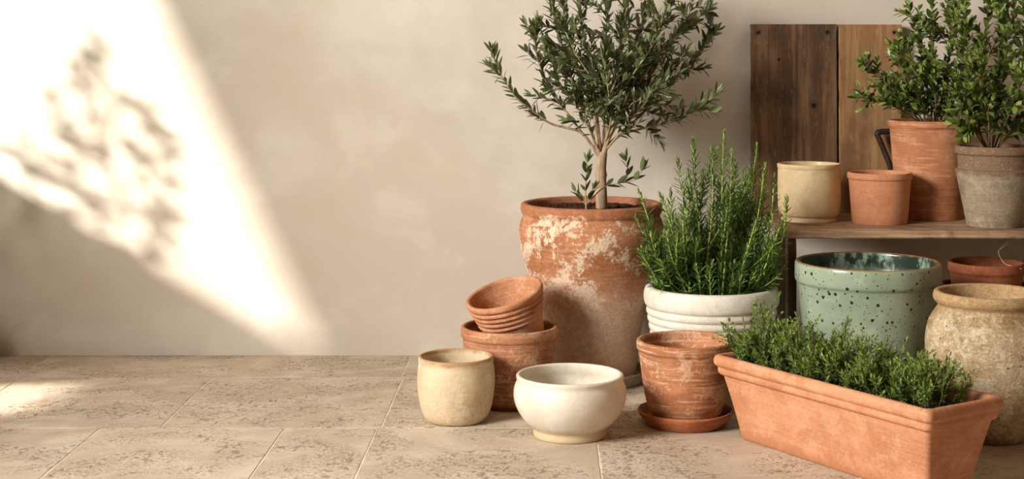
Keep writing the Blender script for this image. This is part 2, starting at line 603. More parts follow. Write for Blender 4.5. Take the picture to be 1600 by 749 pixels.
# tilted ribbed pot inside it
M = clay('ribbed_terracotta', 'c58b66', 'b07450', 'dcb393', .4, .53, .08, 14, .25, .8, .25, seed=5)
R0 = .0915
out = [(.066, -.112), (.0675, -.11), (.0735, -.070)]
zz = -.066
for k in range(4):
    rb = .0745 + .0034 * k
    out += [(rb, zz), (rb + .0042, zz + .004), (rb + .0044, zz + .008), (rb + .0008, zz + .0122)]
    zz += .0128
out += [(R0 - .002, -.013), (R0 + .0005, -.009), (R0 + .0005, -.002)]
pr = pot_profile(out, .0105, .009, -.10, .5)
cut = [i for i, q in enumerate(pr) if q == out[-1]][0] + 5
mb = lathe(pr[:cut] + [(R0 - .0105, -.008), (.076, -.035), (.068, -.075), (.060, -.096), (.052, -.1), (.03, -.1), (0, -.1)], 112, .003, 3, 2)
o = mb.build('ribbed_pot', M)
o.location = P(787.5, 458, 3.41)
o.rotation_euler = (math.radians(12), math.radians(-15), 0)
tag(o, 'small ribbed terracotta pot tipped sideways into the mouth of a bigger terracotta pot', 'pot')

# large olive pot on its grey saucer
px_big = Pix(924, 3.65, .014)
M = NT('grey_saucer')
M = M.done(M.mix(M.rng(M.noise(40, 6, .7), .35, .7), 'a2927c', '7f6f5c'), .9, M.bump(M.noise(120, 5), .4, .003), .2)
mb = lathe([(0, .002), (.11, .002), (.124, 0), (.128, .001), (.134, .012), (.139, .026), (.138, .031), (.134, .032), (.130, .028), (.126, .014), (.12, .0125), (.06, .0125), (0, .0125)], 112, .003, 5)
tag(mb.build('plant_saucer', M, loc=(px_big.X, px_big.Y, 0)), 'grey stone saucer under the large weathered olive tree pot', 'saucer')

M_BIG = clay('limed_terracotta', 'bb7f5a', 'a2663f', 'e0cbb0', .85, .50, .08, 15, .16, .88, .7, rim=('ab7150', .404, .412),
             low=('caae97', .12, .29), band=(.02, .22, .37, .41, .03), seed=7, grain=.16)
big = empty('potted_olive_tree', px_big.loc(), 'young olive tree in a large lime-stained terracotta urn, taller than every other plant', 'potted plant')
vessel('pot', px_big, M_BIG, [(69, None), (70, 580), (72, 560), (75, 530), (79, 505), (86, 475), (95, 444), (104, 413), (110.5, 388), (113.5, 368), (113, 352), (109.5, 341), (107, 337), (107.5, 334), (110, 331), (111, 326), (110.8, 320)],
       .018, .016, .02, '', '', 7, .45, .03, root=big)
SOILZ = .8 - (327 - 90) / px_big.s - .014
soil(.158, SOILZ, 3, big, M_SOIL, 160, .006)

# white ribbed pot
px_w = Pix(1111.5, 3.47)
M = clay('white_ceramic', 'e2dbcc', 'd3c9b6', 'eee9de', .5, .5, .2, 20, .08, .7, .25, grain=.06, spec=.3, low=('b9a78a', .03, .12))
wh = empty('potted_rosemary', px_w.loc(), 'bushy rosemary in a white ribbed pot beside the olive tree urn', 'potted plant')
out = [(76, None), (78, 616), (84, 590)]
yy, n = 574, 8
for k in range(n):
    hw = 85 + (100.5 - 85) * (k / (n - 1)) ** .8
    out += [(hw - .9, yy), (hw + 1.2, yy - 3.4), (hw + 1.3, yy - 7.2), (hw - .5, yy - 11.4)]
    yy -= 12
out += [(101.5, 477), (104, 474), (105.6, 467), (105.6, 458), (104, 452)]
vessel('pot', px_w, M, out, .024, .02, .015, '', '', 4, .5, .03, root=wh)
soil(.131, .232, 5, wh, M_SOIL, 60, .005)

# terracotta pot on a terracotta saucer
M = clay('limewashed_terracotta', 'bb7f5a', 'a36a48', 'dcb896', .6, .51, .07, 15, .55, .85, .45, band=(.02, .08, .2, .3, .03), seed=11)
px = Pix(1071, 3.215, .0125)
vessel('terracotta_pot', px, M, [(49, None), (51, 649), (56, 642), (61.5, 626), (66, 603), (69.5, 575), (72.3, 550), (73, 547), (75.5, 545), (76.4, 540), (76.2, 533)],
       .0115, .0095, .012, 'round-bellied terracotta pot with chalky bands, empty, on a matching terracotta saucer', 'pot', 6)
M = clay('saucer_terracotta', 'b26d47', '9b5938', 'cb946e', .3, .55, .2, 14, .2, .75, .2, seed=13)
mb = lathe([(0, .002), (.07, .002), (.082, 0), (.0855, .001), (.094, .012), (.1035, .026), (.1045, .031), (.102, .0335), (.0985, .032), (.090, .016), (.084, .0115), (.06, .011), (0, .011)], 112, .003, 6)
tag(mb.build('plant_saucer', M, loc=(px.X, px.Y, 0)), 'orange terracotta saucer under the empty chalky pot, left of the trough', 'saucer')

# cream bowl on a foot ring
M = clay('cream_glaze', 'dcd4c4', 'd0c5b2', 'e6dfd2', .4, .48, .14, 6, .06, .42, .12, low=('c3ae8c', .018, .034), grain=.025, spec=.45, coat=.15)
px = Pix(890.5, 3.118)
vessel('cream_bowl', px, M, [(56, 679.8), (57.5, 676), (57, 671), (57.5, 667), (62, 663), (71, 655), (80.5, 642), (86.5, 628), (88.3, 615), (87, 604), (84, 597), (83, 593.5), (83.6, 590), (84.2, 587)],
       .011, .009, .018, 'wide cream glazed bowl on a small tan foot ring at the front of the floor', 'bowl', 8, .5, .012)

# speckled green pot
M = NT('speckled_green')
z = M.axis(2)
a = M.noise(7, 6, .6)
c = M.mix(M.rng(a, .35, .65), '9aa88f', '87967f')
c = M.mix(M.math('MULTIPLY', M.rng(M.noise(20, 6, .6), .5, .7), .5), c, 'b3baa6')
v = M.specks(92, .35, .7)
c = M.mix(M.specks(180, .32, .42), c, '5f4a2c')
c = M.mix(v, c, '2c261b')
# bare brown lip, dark green blotchy glaze inside
rad = M.t.nodes.new('ShaderNodeVectorMath'); rad.operation = 'LENGTH'
M.put(rad.inputs[0], M.scaled(1, 1, 0))
wall_r = M.math('ADD', M.math('MULTIPLY', z, .105), .1225)
ins = M.rng(M.math('SUBTRACT', rad.outputs['Value'], wall_r), .0, -.004)
inner = M.mix(M.rng(M.noise(16, 6, .7, M.scaled(1, 1, .6, (2, 5, 1))), .50, .60), '26332a', '8ba28c')
c = M.mix(ins, c, inner)
lipf = M.rng(M.math('ADD', z, M.math('MULTIPLY', M.math('SUBTRACT', M.noise(60, 4), .5), .006)), .3335, .3375)
c = M.mix(lipf, c, '96663e')
M = M.done(c, .3, M.bump(M.math('SUBTRACT', M.noise(40, 4), v), .15, .002), .5, .35, .12)
px = Pix(1355.5, 3.35)
vessel('green_pot', px, M, [(84, 639), (86, 635), (90, 600), (96, 553), (101.5, 502), (107, 455), (108.5, 444), (109.5, 441), (112, 438), (112.8, 434), (112.8, 416), (112.4, 411)],
       .013, .013, .014, 'sage green glazed pot with dark specks and a brown lip, empty, under the shelf edge', 'pot', 9, .5, .012)

# tan stoneware jar
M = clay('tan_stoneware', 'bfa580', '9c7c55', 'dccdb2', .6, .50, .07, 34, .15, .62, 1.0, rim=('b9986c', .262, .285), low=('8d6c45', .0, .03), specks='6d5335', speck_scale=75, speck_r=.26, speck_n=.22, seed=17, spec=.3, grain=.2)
px = Pix(1545, 3.11)
vessel('stoneware_jar', px, M, [(60, 681.5), (62, 679), (69, 669), (81, 645), (90, 612), (95.5, 580), (97.3, 552), (97, 528), (93, 505), (85, 490), (78.5, 482), (77, 478), (79, 474), (83.5, 470), (85, 465), (84, 459)],
       .016, .013, .016, 'mottled tan stoneware jar with a rolled lip, standing behind the right end of the trough', 'jar', 10, .5, .02)

# two nested terracotta pots under the shelf
M = clay('dark_terracotta', 'a56341', '8e5033', 'bd8260', .3, .55, .2, 15, .2, .8, .25, seed=19)
px = Pix(1541, 3.6)
vessel('terracotta_pot', px, M, [(48, 601), (49, 598), (58, 530), (65, 470), (66, 464), (69, 462), (70, 456), (70, 446)],
       .010, .009, .012, 'dark terracotta pot in the shade under the shelf, holding a second pot', 'pot', 11)
px2 = Pix(1541, 3.6, .10)
vessel('terracotta_pot', px2, M, [(42, None), (43, 533), (50, 470), (55, 428), (56, 425), (58, 423), (58.5, 418), (58, 411)],
       .009, .0085, .012, 'plain terracotta pot nested inside another beneath the shelf, behind the tan jar', 'pot', 12)
# pale dry tendril rising from it
M = NT('dry_stem').done('b7a184', .8)
mb = MB()
pp = spline([P(x, y, Y) for x, y, Y in ((1597, 421, 3.53), (1585, 417, 3.535), (1573, 414, 3.54), (1566, 408, 3.55), (1562, 400, 3.55), (1560, 393, 3.55), (1564, 388, 3.55), (1569, 382, 3.55), (1573, 376, 3.55))], 5)
mb.tube(pp, .0011, .0005, 5)
pp = spline([P(x, y, 3.55) for x, y in ((1563, 389), (1571, 385), (1575, 380), (1571, 377))], 4)
mb.tube(pp, .0007, .0004, 5)
tag(mb.build('dried_tendril', M), 'thin pale dried tendril curling up from the pot under the shelf', 'twig')

# ------------------------------------------------------------------ shelf, boards and what stands on the shelf
SZ = .3876
sh = empty('plant_shelf', (.572, 3.5, 0), 'low weathered wooden shelf against the wall carrying four pots and two boards', 'shelf')
M_SH = woodmat('weathered_shelf', 'bf9f80', '9f7f62', '705440', axis='x', seed=4, dirt='c0a78b')
M_LEG = woodmat('dark_leg', '6a5341', '52402f', '3a2b20', seed=8)
M_EDGE = woodmat('lit_worn_edge', 'cdb598', 'b39a7e', '8f765d', seed=9)  # pale wood stands in for sunlight catching the leg's worn front edge
def rough_plank(lo, hi, amp, seed, axis=0, n=60, ch=.003):
    """a plank with softened, slightly chipped edges; axis is its length"""
    mb = MB()
    o = [i for i in range(3) if i != axis]
    vs, fs = [], []
    a0, b0, a1, b1 = lo[o[0]], lo[o[1]], hi[o[0]], hi[o[1]]
    ring = [(a0 + ch, b0), (a1 - ch, b0), (a1, b0 + ch), (a1, b1 - ch), (a1 - ch, b1), (a0 + ch, b1), (a0, b1 - ch), (a0, b0 + ch)]
    for i in range(n + 1):
        t = i / n
        L = lo[axis] + (hi[axis] - lo[axis]) * t
        for k, (a, b) in enumerate(ring):
            d = noise.noise(Vector((L * 18, k * 1.7, seed))) * amp + noise.noise(Vector((L * 70, k * 1.7, seed + 9))) * amp * .6
            v = [0, 0, 0]
            v[axis] = L
            ca, cb = (a0 + a1) / 2, (b0 + b1) / 2
            v[o[0]] = a - (1 if a > ca else -1) * max(d, 0)
            v[o[1]] = b - (1 if b > cb else -1) * max(d, 0) * .25
            vs.append(tuple(v))
    for i in range(n):
        for k in range(8):
            k2 = (k + 1) % 8
            fs.append((i * 8 + k, (i + 1) * 8 + k, (i + 1) * 8 + k2, i * 8 + k2))
    fs += [tuple(range(8)), tuple(n * 8 + k for k in range(7, -1, -1))]
    mb.add(vs, fs)
    return mb
base = Vector((.572, 3.5, 0))
def local(mb, b):
    mb.v = [(x - b.x, y - b.y, z - b.z) for x, y, z in mb.v]
    return mb
local(rough_plank((.572, 3.5, SZ - .0185), (1.62, 3.93, SZ), .004, 2), base).build('shelf_board', M_SH, sh, smooth=False)
for x in (.578, 1.56):
    leg = local(rough_plank((x, 3.507, 0), (x + .024, 3.70, SZ - .0185), .0015, x, 2, 40, .0015), base).build('leg', M_LEG, sh, smooth=False)
    local(rough_plank((x - .004, 3.5035, 0), (x + .003, 3.5075, SZ - .0185), .0008, x + 3, 2, 60, .0008), base).build('lit_edge_strip', M_EDGE, leg, smooth=False)

def board(x0, x1, top, seed, mat, label):
    w, h, t = x1 - x0, top - SZ, .022
    mb = rough_plank((-w / 2, -t / 2, 0), (w / 2, t / 2, h), .0022, seed, 2, 70, .002)
    o = mb.build('wooden_board', mat, smooth=False)
    o.location = ((x0 + x1) / 2, 3.9215, SZ)
    o.rotation_euler = (math.radians(-1.2), 0, 0)
    return tag(o, label, 'board')
def bx(px): return (px - CX) * 3.93 / F
def bz(py): return H - (py - HY) * 3.93 / F - SZ
xc = (bx(1173) + bx(1307)) / 2
board(bx(1173), bx(1307), H - (38 - HY) * 3.93 / F, 1,
      woodmat('dark_plank', '836448', '624832', '3f2d20', [(bx(1184) - xc, bz(51), .0055), (bx(1292) - xc, bz(51), .005), (bx(1270) - xc, bz(165), .007), (bx(1216) - xc, bz(93), .003)], seed=3, dirt='9a826b'),
      'dark brown weathered board leaning on the wall, wider of the two')
xc = (bx(1309.5) + bx(1407)) / 2
board(bx(1309.5), bx(1407), H - (38.5 - HY) * 3.93 / F, 6,
      woodmat('light_plank', 'aa845a', '916c47', '6f5035', [(bx(1396) - xc, bz(51), .0048)], seed=12, dirt='b89a78'),
      'lighter brown narrow board leaning on the wall behind the tall terracotta pot')

# cream pot on the shelf
px = Pix(1264.3, 3.73, SZ)
M = clay('cream_stoneware', 'd2bb93', 'c6ab80', 'dfcca8', .4, .5, .1, 8, .12, .5, .12, rim=('b68f5f', .152, .158), spec=.4, grain=.05, coat=.1, seed=21)
vessel('cream_pot', px, M, [(41, None), (43, 345), (43.4, 342), (42.6, 339.5), (40.6, 338), (40.8, 337), (45, 335.5), (47, 331), (48, 326), (48.8, 310), (48.9, 285), (48.4, 266), (48.2, 263), (49.2, 261), (49.4, 257)],
       .008, .007, .016, 'cream stoneware pot with a foot ring, leftmost on the shelf', 'pot', 13)
px = Pix(1374.5, 3.675, SZ)
M = clay('clean_terracotta', 'c78b66', 'ba7b57', 'd8a684', .4, .52, .2, 10, .12, .75, .15, grain=.06, seed=23)
vessel('terracotta_pot', px, M, [(42, None), (43, 341), (44.3, 325), (46, 300), (47.6, 282), (47.8, 279.5), (49.6, 278.5), (50, 276), (50, 271)],
       .009, .007, .012, 'small smooth terracotta pot standing on the shelf beside the cream pot', 'pot', 14)

# tall terracotta pot with a myrtle
px_t = Pix(1454, 3.79, SZ)
M = clay('throwing_ringed_terracotta', 'bf845e', 'aa6e4a', 'd6a884', .3, .53, .08, 12, .4, .78, .35, grain=.07, seed=25)
tall = empty('potted_myrtle', px_t.loc(), 'leafy green shrub in a tall tapered terracotta pot against the boards', 'potted plant')
vessel('pot', px_t, M, [(50, None), (51, 336), (54, 300), (58, 255), (62, 206), (62.8, 200), (64.5, 198.5), (66, 196), (66, 190)],
       .011, .009, .014, '', '', 15, .5, .015, root=tall)
TZ = H - (196 - HY) / px_t.s - SZ
soil(.095, TZ, 6, tall, M_SOIL, 40)
# grey-brown pot with a shrub
px_g = Pix(1555, 3.61, SZ)
M = clay('grey_stoneware', '97866f', '83715d', 'aa9a85', .5, .51, .07, 16, .25, .88, .55, rim=('7f674f', .125, .136), specks='b9aa94', speck_scale=260, speck_r=.34, speck_n=.4, grain=.14, seed=27)
grey = empty('potted_privet', px_g.loc(), 'upright leafy shrub in a rough grey-brown pot at the end of the shelf', 'potted plant')
vessel('pot', px_g, M, [(43, None), (44.5, 346), (47.5, 330), (52.5, 305), (57.5, 280), (60.2, 270), (60.8, 266), (60.8, 265), (60.2, 264), (57, 263), (56.4, 262), (56.6, 256), (57.2, 253), (56.8, 250.5), (57.4, 247), (57, 244.5), (57.6, 241), (60.6, 240), (61.4, 236), (60.8, 230)],
       .011, .009, .014, '', '', 16, .5, .015, root=grey)
GZ = H - (237 - HY) / px_g.s - SZ
soil(.085, GZ, 7, grey, M_SOIL, 40)

# old hooked tool between pot and board
M_H = woodmat('old_handle', '40291b', '2f1d13', '1c110b', seed=14)
M_I = NT('old_iron').done('1d1612', .6, None, .4)
YT = 3.885
root = empty('hand_tool', (P(1405, 268, YT).x, YT - .005, SZ), 'old dark hooked garden tool leaning behind the tall terracotta pot', 'tool')
b = root.location
pp = [p - b for p in spline([P(1371, 211, YT), P(1379, 230, YT), P(1388, 252, YT), P(1396, 275, YT), P(1406, 312, YT - .008), Vector((P(1412, 333, YT).x, YT - .012, SZ + .001))], 6)]
mb = MB(); mb.tube(pp, .0075, .0085, 10); mb.build('handle', M_H, root)
pp = [p - b for p in spline([P(1368.5, 213, YT), P(1372, 208, YT), P(1378, 206, YT), P(1388, 205.5, YT), P(1400, 203, YT)], 6)]
mb = MB(); mb.tube(pp, [.005 + .0035 * math.sin(min(i / 10, 1) * PI * .7) for i in range(len(pp))], 0, 10); mb.build('hook', M_I, root)

# ------------------------------------------------------------------ terracotta trough with thyme
TH = .175
U = Vector((.545, -.838, 0)).normalized()
V = Vector((-U.y, U.x, 0))
C0 = Vector((.352, 3.100, 0))                      # front left rim corner
LEN, WID = .60, .205
tro = empty('herb_trough', C0 + U * LEN / 2 + V * WID / 2, 'long terracotta trough planted with low thyme, set at an angle in the front', 'potted plant')
tro.rotation_euler = (0, 0, math.atan2(U.y, U.x))
def rrect(hl, hw, r, k=8):
    pts = []
    for cx, cy, a0 in ((hl - r, hw - r, 0), (-hl + r, hw - r, 90), (-hl + r, -hw + r, 180), (hl - r, -hw + r, 270)):
        for i in range(k + 1):
            a = math.radians(a0 + 90 * i / k)
            pts.append((cx + r * math.cos(a), cy + r * math.sin(a)))
    return pts
hl, hw = LEN / 2, WID / 2
pr = [(.060, .002), (.047, 0), (.0445, .001), (.043, .004), (.030, .07), (.0165, .128), (.0155, .132), (.011, .134), (.008, .137), (.0065, .142), (.0066, .147), (.0066, .150), (.0032, .1525), (.0005, .157), (0, .163), (.001, .170), (.004, .1745), (.009, .176), (.0145, .1745), (.017, .169), (.019, .155), (.035, .07), (.047, .02), (.055, .016)]
pr = chaikin(pr, 2)
mb = MB()
vs, fs = [], []
k = 0
for d, z in pr:
    ring = rrect(hl - d, hw - d, max(.012 - d * .05, .006))
    k = len(ring)
    vs += [(x, y, z) for x, y in ring]
for i in range(len(pr) - 1):
    for j in range(k):
        j2 = (j + 1) % k
        fs.append((i * k + j, i * k + j2, (i + 1) * k + j2, (i + 1) * k + j))
fs.append(tuple(range(k))[::-1])
fs.append(tuple((len(pr) - 1) * k + j for j in range(k)))
mb.add(vs, fs)
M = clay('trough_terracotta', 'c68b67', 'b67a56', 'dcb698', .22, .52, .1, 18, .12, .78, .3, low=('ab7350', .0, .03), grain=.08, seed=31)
mb.build('trough', M, tro)
# soil
mb = MB()
NX, NY = 60, 20
vs = [(-hl + .024 + (2 * hl - .048) * i / NX, -hw + .024 + (2 * hw - .048) * j / NY, .15 + noise.noise(Vector((i * .7, j * .7, 1))) * .004) for i in range(NX + 1) for j in range(NY + 1)]
fs = [(i * (NY + 1) + j, (i + 1) * (NY + 1) + j, (i + 1) * (NY + 1) + j + 1, i * (NY + 1) + j + 1) for i in range(NX) for j in range(NY)]
mb.add(vs, fs)
mb.build('soil', M_SOIL, tro)
rnd = random.Random(21)
for (cx_, cy_, r, h, ns) in ((-.235, .0, .062, .088, 54), (-.15, .0, .065, .09, 56), (-.055, .0, .064, .088, 54), (.045, .0, .062, .080, 52), (.135, .0, .062, .076, 54), (.20, .01, .048, .066, 40)):
    st, lf = MB(), MB()
    for i in range(ns):
        a, q = rnd.uniform(0, 2 * PI), math.sqrt(rnd.random())
        p = Vector((cx_ + math.cos(a) * q * r * .75, cy_ + math.sin(a) * q * r * .85, .148))
        out = Vector((math.cos(a), math.sin(a), 0)) * q
        L = h * rnd.uniform(.55, 1.15) * (1.15 - .35 * q)
        if rnd.random() < .2:
            L *= 1.45
        pts = wander(p, Vector((0, 0, 1)) + out * .75 + rvec(rnd) * .3, L, rnd, 6, .2, .22)
        st.tube(pts, .0010, .0005, 4)
        leafy(lf, pts, rnd, .12, .006, .0150, .0043, 60, .4, True, 2, .1, .25)
        for j in range(3):
            q0, d0 = at(pts, rnd.uniform(.3, .8))
            sp = wander(q0, d0 + rvec(rnd) * .8, L * rnd.uniform(.25, .45), rnd, 4, .3, .2)
            st.tube(sp, .0007, .0004, 4)
            leafy(lf, sp, rnd, .1, .0058, .0135, .0040, 60, .4, True, 2, .1, .2)
    c = st.build('thyme_clump', M_THYME_STEM, tro)
    lf.build('leaves', M_THYME, c)

# ------------------------------------------------------------------ rosemary
rnd = random.Random(8)
org = px_w.loc()
tips = [(1000, 302), (1033, 307), (1059, 249), (1083, 221), (1112, 237), (1131, 211), (1143, 241), (1182, 231), (1209, 278), (1229, 312), (1000, 395), (995, 342), (1222, 348), (1163, 265), (1066, 327),
        (1014, 350), (1048, 300), (1098, 270), (1125, 290), (1155, 300), (1172, 270), (1195, 300), (1200, 340), (1080, 300), (1040, 350), (1110, 330), (1140, 340), (1180, 350), (1205, 380), (1025, 400), (1060, 385), (1090, 370), (1160, 380), (1214, 400), (1012, 430), (1120, 390), (1190, 410), (1075, 270), (1150, 255), (1195, 262)]
for i, (tx, ty) in enumerate(tips):
    d = rnd.uniform(-.10, .09)
    if 3 <= i < 10:
        d = rnd.uniform(-.12, -.03)
    if i < 3 or i in (10, 11, 14, 15, 24, 29):
        d = rnd.uniform(-.13, -.08)
    if tx > 1200:
        d = rnd.uniform(-.13, -.08)
    tip = P(tx, ty, px_w.Y + d) - org
    a = Vector((tip.x * .42 + rnd.uniform(-.03, .03), max(-.095, min(.1, d * .55 + rnd.uniform(-.04, .04))), .232))
    bow = Vector((tip.x - a.x, tip.y - a.y, 0)) * rnd.uniform(.05, .28)
    pts = spline([a, a.lerp(tip, .33) + bow, a.lerp(tip, .68) + bow * .7 + rvec(rnd) * .006, tip], 7)
    for k_, v in enumerate(pts):
        q = Vector((v.x + org.x - px_big.X, v.y + org.y - px_big.Y, 0))
        if q.length < .215:
            pts[k_] = v + q.normalized() * (.215 - q.length)
    st, lf = MB(), MB()
    st.tube(pts, .0025, .0013, 6)
    def needles(mbx, pts, step, L, rnd, start=.06):
        seg = [(q - p).length for p, q in zip(pts, pts[1:])]
        tot = sum(seg)
        s, k = start * tot, rnd.uniform(0, 6)
        while s < tot:
            acc = 0
            for ii, l in enumerate(seg):
                if acc + l >= s or ii == len(seg) - 1:
                    break
                acc += l
            dd = (pts[ii + 1] - pts[ii]).normalized()
            p = pts[ii] + dd * (s - acc)
            u = dd.orthogonal().normalized()
            w = dd.cross(u)
            k += 1.05 + rnd.uniform(-.2, .2)
            f = 1.0 if s < tot * .82 else 1 - .55 * (s / tot - .82) / .18
            for j in range(3):
                an = k + j * 2 * PI / 3
                o = u * math.cos(an) + w * math.sin(an)
                th = math.radians(rnd.uniform(42, 76)) * (1 if s < tot * .9 else .55)
                mbx.leaf(p, dd * math.cos(th) + o * math.sin(th), dd, L * rnd.uniform(.75, 1.2) * f, .0036, rnd.uniform(-.35, .05), .35, rnd.random() < (s / tot - .4) * 1.3, ((.12, .8), (.5, 1), (.85, .75)))
            s += step * rnd.uniform(.8, 1.25)
        for j in range(4):
            mbx.leaf(pts[-1], (pts[-1] - pts[-2]).normalized() + rvec(rnd) * .25, rvec(rnd), L * .5, .002, 0, .3, True, ((.12, .8), (.5, 1), (.85, .75)))
    needles(lf, pts, .0074, .029, rnd)
    for j in range(rnd.choice((1, 2, 2, 3))):
        q0, d0 = at(pts, rnd.uniform(.15, .55))
        sp = wander(q0, d0 + rvec(rnd) * .55, (tip - a).length * rnd.uniform(.25, .45), rnd, 6, .35, .08)
        if min(math.hypot(v.x + org.x - px_big.X, v.y + org.y - px_big.Y) for v in sp) < .215:
            continue
        st.tube(sp, .0013, .0008, 5)
        needles(lf, sp, .0066, .024, rnd, .05)
    o = st.build('sprig', M_ROSE_STEM, wh)
    lf.build('needles', M_ROSE, o)
# low dense growth at the soil
st, lf = MB(), MB()
for i in range(70):
    a, q = rnd.uniform(0, 2 * PI), math.sqrt(rnd.random())
    p = Vector((math.cos(a) * q * .115, math.sin(a) * q * .115, .23))
    pts = wander(p, Vector((math.cos(a) * q * .5, math.sin(a) * q * .5, 1)), rnd.uniform(.05, .13), rnd, 5, .2, .15)
    st.tube(pts, .0013, .0007, 4)
    needles(lf, pts, .007, .024, rnd, .05)
o = st.build('low_growth', M_ROSE_STEM, wh)
lf.build('needles', M_ROSE, o)

# ------------------------------------------------------------------ olive tree
rnd = random.Random(12)
org = px_big.loc()
Y0 = px_big.Y
def W(px, py, dy=0.0):
    return P(px, py, Y0 + dy) - org
trunk = MB()
tp = spline([W(940, 326), W(939.5, 300, .0), W(939, 275, .004), W(940, 255), W(942, 238)], 6)
trunk.tube(tp, [.0135 * (1.12 - .3 * i / len(tp)) + (.002 if i in (12, 13) else 0) for i in range(len(tp))], 0, 14)
trunk.tube(spline([W(941, 246), W(946, 228), W(950, 205, -.01), W(952, 170, -.01), W(960, 120, .0), W(972, 60, .01), W(984, -10, .01)], 5), .0085, .002, 8)
trunk.tube(spline([W(938, 248), W(934, 232, -.004), W(932, 205, .01), W(926, 160, .03)], 5), .0065, .003, 8)
trunk.build('trunk', M_BARK, big)

def olive_branch(pts, r0, r1, rnd, twigs, tlen, start=.3, Lf=.035, name='branch'):
    st, lf = MB(), MB()
    st.tube(pts, r0, r1, 6)
    leafy(lf, pts, rnd, start, .0112, Lf, .0098, 48, .35, True, 2, .12)
    for i in range(twigs):
        t = start * .9 + (.95 - start * .9) * (i + rnd.random()) / max(twigs, 1)
        q0, d0 = at(pts, min(t, .97))
        sp = wander(q0, d0 * .8 + rvec(rnd) * .85, tlen * rnd.uniform(.6, 1.2) * (1.1 - .45 * t), rnd, 6, .35, .14)
        if max(p.y for p in sp) > .26:
            continue
        st.tube(sp, max(r1, .0013), .0008, 5)
        leafy(lf, sp, rnd, .12, .0105, Lf, .0098, 50, .4, True, 2, .12)
    o = st.build(name, M_TWIG if r0 < .003 else M_BARK, big)
    lf.build('leaves', M_OLIVE, o)

hand = [  # outline branches
    ([(935, 243, 0), (910, 209, -.01), (885, 200, -.02), (860, 193, -.03), (835, 175, -.04), (808, 154, -.05), (785, 122, -.05), (772, 91, -.05), (769, 76, -.05)], .0042, .0012, 3, .05, .42),
    ([(912, 212, -.01), (893, 185, .01), (872, 159, .02), (852, 125, .0), (840, 90, -.02), (835, 60, -.02), (838, 36, -.02)], .0032, .0012, 9, .075, .25),
    ([(935, 238, .0), (920, 195, .02), (902, 150, .01), (884, 95, .0), (870, 45, -.01), (858, -5, -.02), (852, -30, -.02)], .0040, .0013, 12, .085, .25),
    ([(948, 232, .0), (968, 212, -.01), (1000, 202, -.02), (1040, 193, -.02), (1075, 178, -.03), (1100, 163, -.03), (1113, 150, -.03)], .0036, .0012, 5, .05, .38),
    ([(947, 228, .0), (985, 195, .02), (1025, 155, .03), (1062, 118, .03), (1092, 82, .02), (1108, 60, .02), (1121, 48, .02)], .0038, .0012, 9, .07, .25),
    ([(950, 210, .0), (985, 150, -.02), (1015, 105, -.03), (1050, 62, -.03), (1085, 32, -.03), (1106, 17, -.03)], .0036, .0012, 11, .075, .2),
    ([(945, 235, .0), (960, 195, -.03), (985, 140, -.05), (1010, 80, -.06), (1040, 20, -.06), (1058, -25, -.06)], .0036, .0013, 12, .08, .22),
    ([(938, 236, .0), (934, 190, -.03), (925, 130, -.05), (915, 70, -.06), (905, 10, -.06), (900, -35, -.06)], .0036, .0013, 12, .085, .22),
    ([(948, 215, -.005), (955, 160, -.045), (968, 100, -.06), (976, 40, -.07), (984, -20, -.07)], .0034, .0013, 12, .085, .2),
    ([(948, 215, .005), (960, 160, .05), (985, 95, .08), (1005, 35, .09), (1025, -25, .09)], .0034, .0013, 12, .085, .2),
    ([(940, 232, .0), (925, 175, .06), (905, 115, .09), (890, 60, .10), (880, 5, .10)], .0034, .0013, 12, .085, .2),
    ([(942, 230, .0), (945, 165, .06), (945, 100, .09), (948, 40, .10), (950, -25, .10)], .0034, .0013, 12, .085, .2),
    ([(946, 228, .0), (975, 175, .06), (1010, 125, .09), (1045, 75, .10), (1075, 25, .10), (1085, -10, .10)], .0034, .0013, 11, .08, .2),
    ([(952, 175, -.01), (930, 130, -.06), (900, 85, -.09), (880, 40, -.10)], .0028, .0012, 9, .075, .15),
    ([(955, 165, -.01), (990, 115, -.07), (1020, 70, -.10), (1035, 30, -.11)], .0028, .0012, 9, .075, .15),
    ([(946, 235, .0), (975, 200, -.05), (1005, 165, -.08), (1035, 130, -.09)], .0026, .0012, 8, .06, .25),
    ([(937, 240, .0), (915, 190, -.05), (890, 150, -.08), (865, 120, -.09)], .0026, .0012, 8, .06, .25),
    ([(945, 225, .0), (955, 185, -.07), (950, 140, -.11), (945, 95, -.12)], .0026, .0012, 8, .065, .2),
    ([(925, 165, .03), (890, 130, .05), (865, 95, .06), (850, 60, .06)], .0026, .0012, 7, .06, .2),
    ([(985, 150, -.02), (1030, 125, -.03), (1065, 90, -.04)], .0024, .0012, 7, .06, .15),
]
for pts, r0, r1, tw, tl, s0 in hand:
    olive_branch(spline([W(*p) for p in pts], 5), r0, r1, rnd, tw, tl, s0)
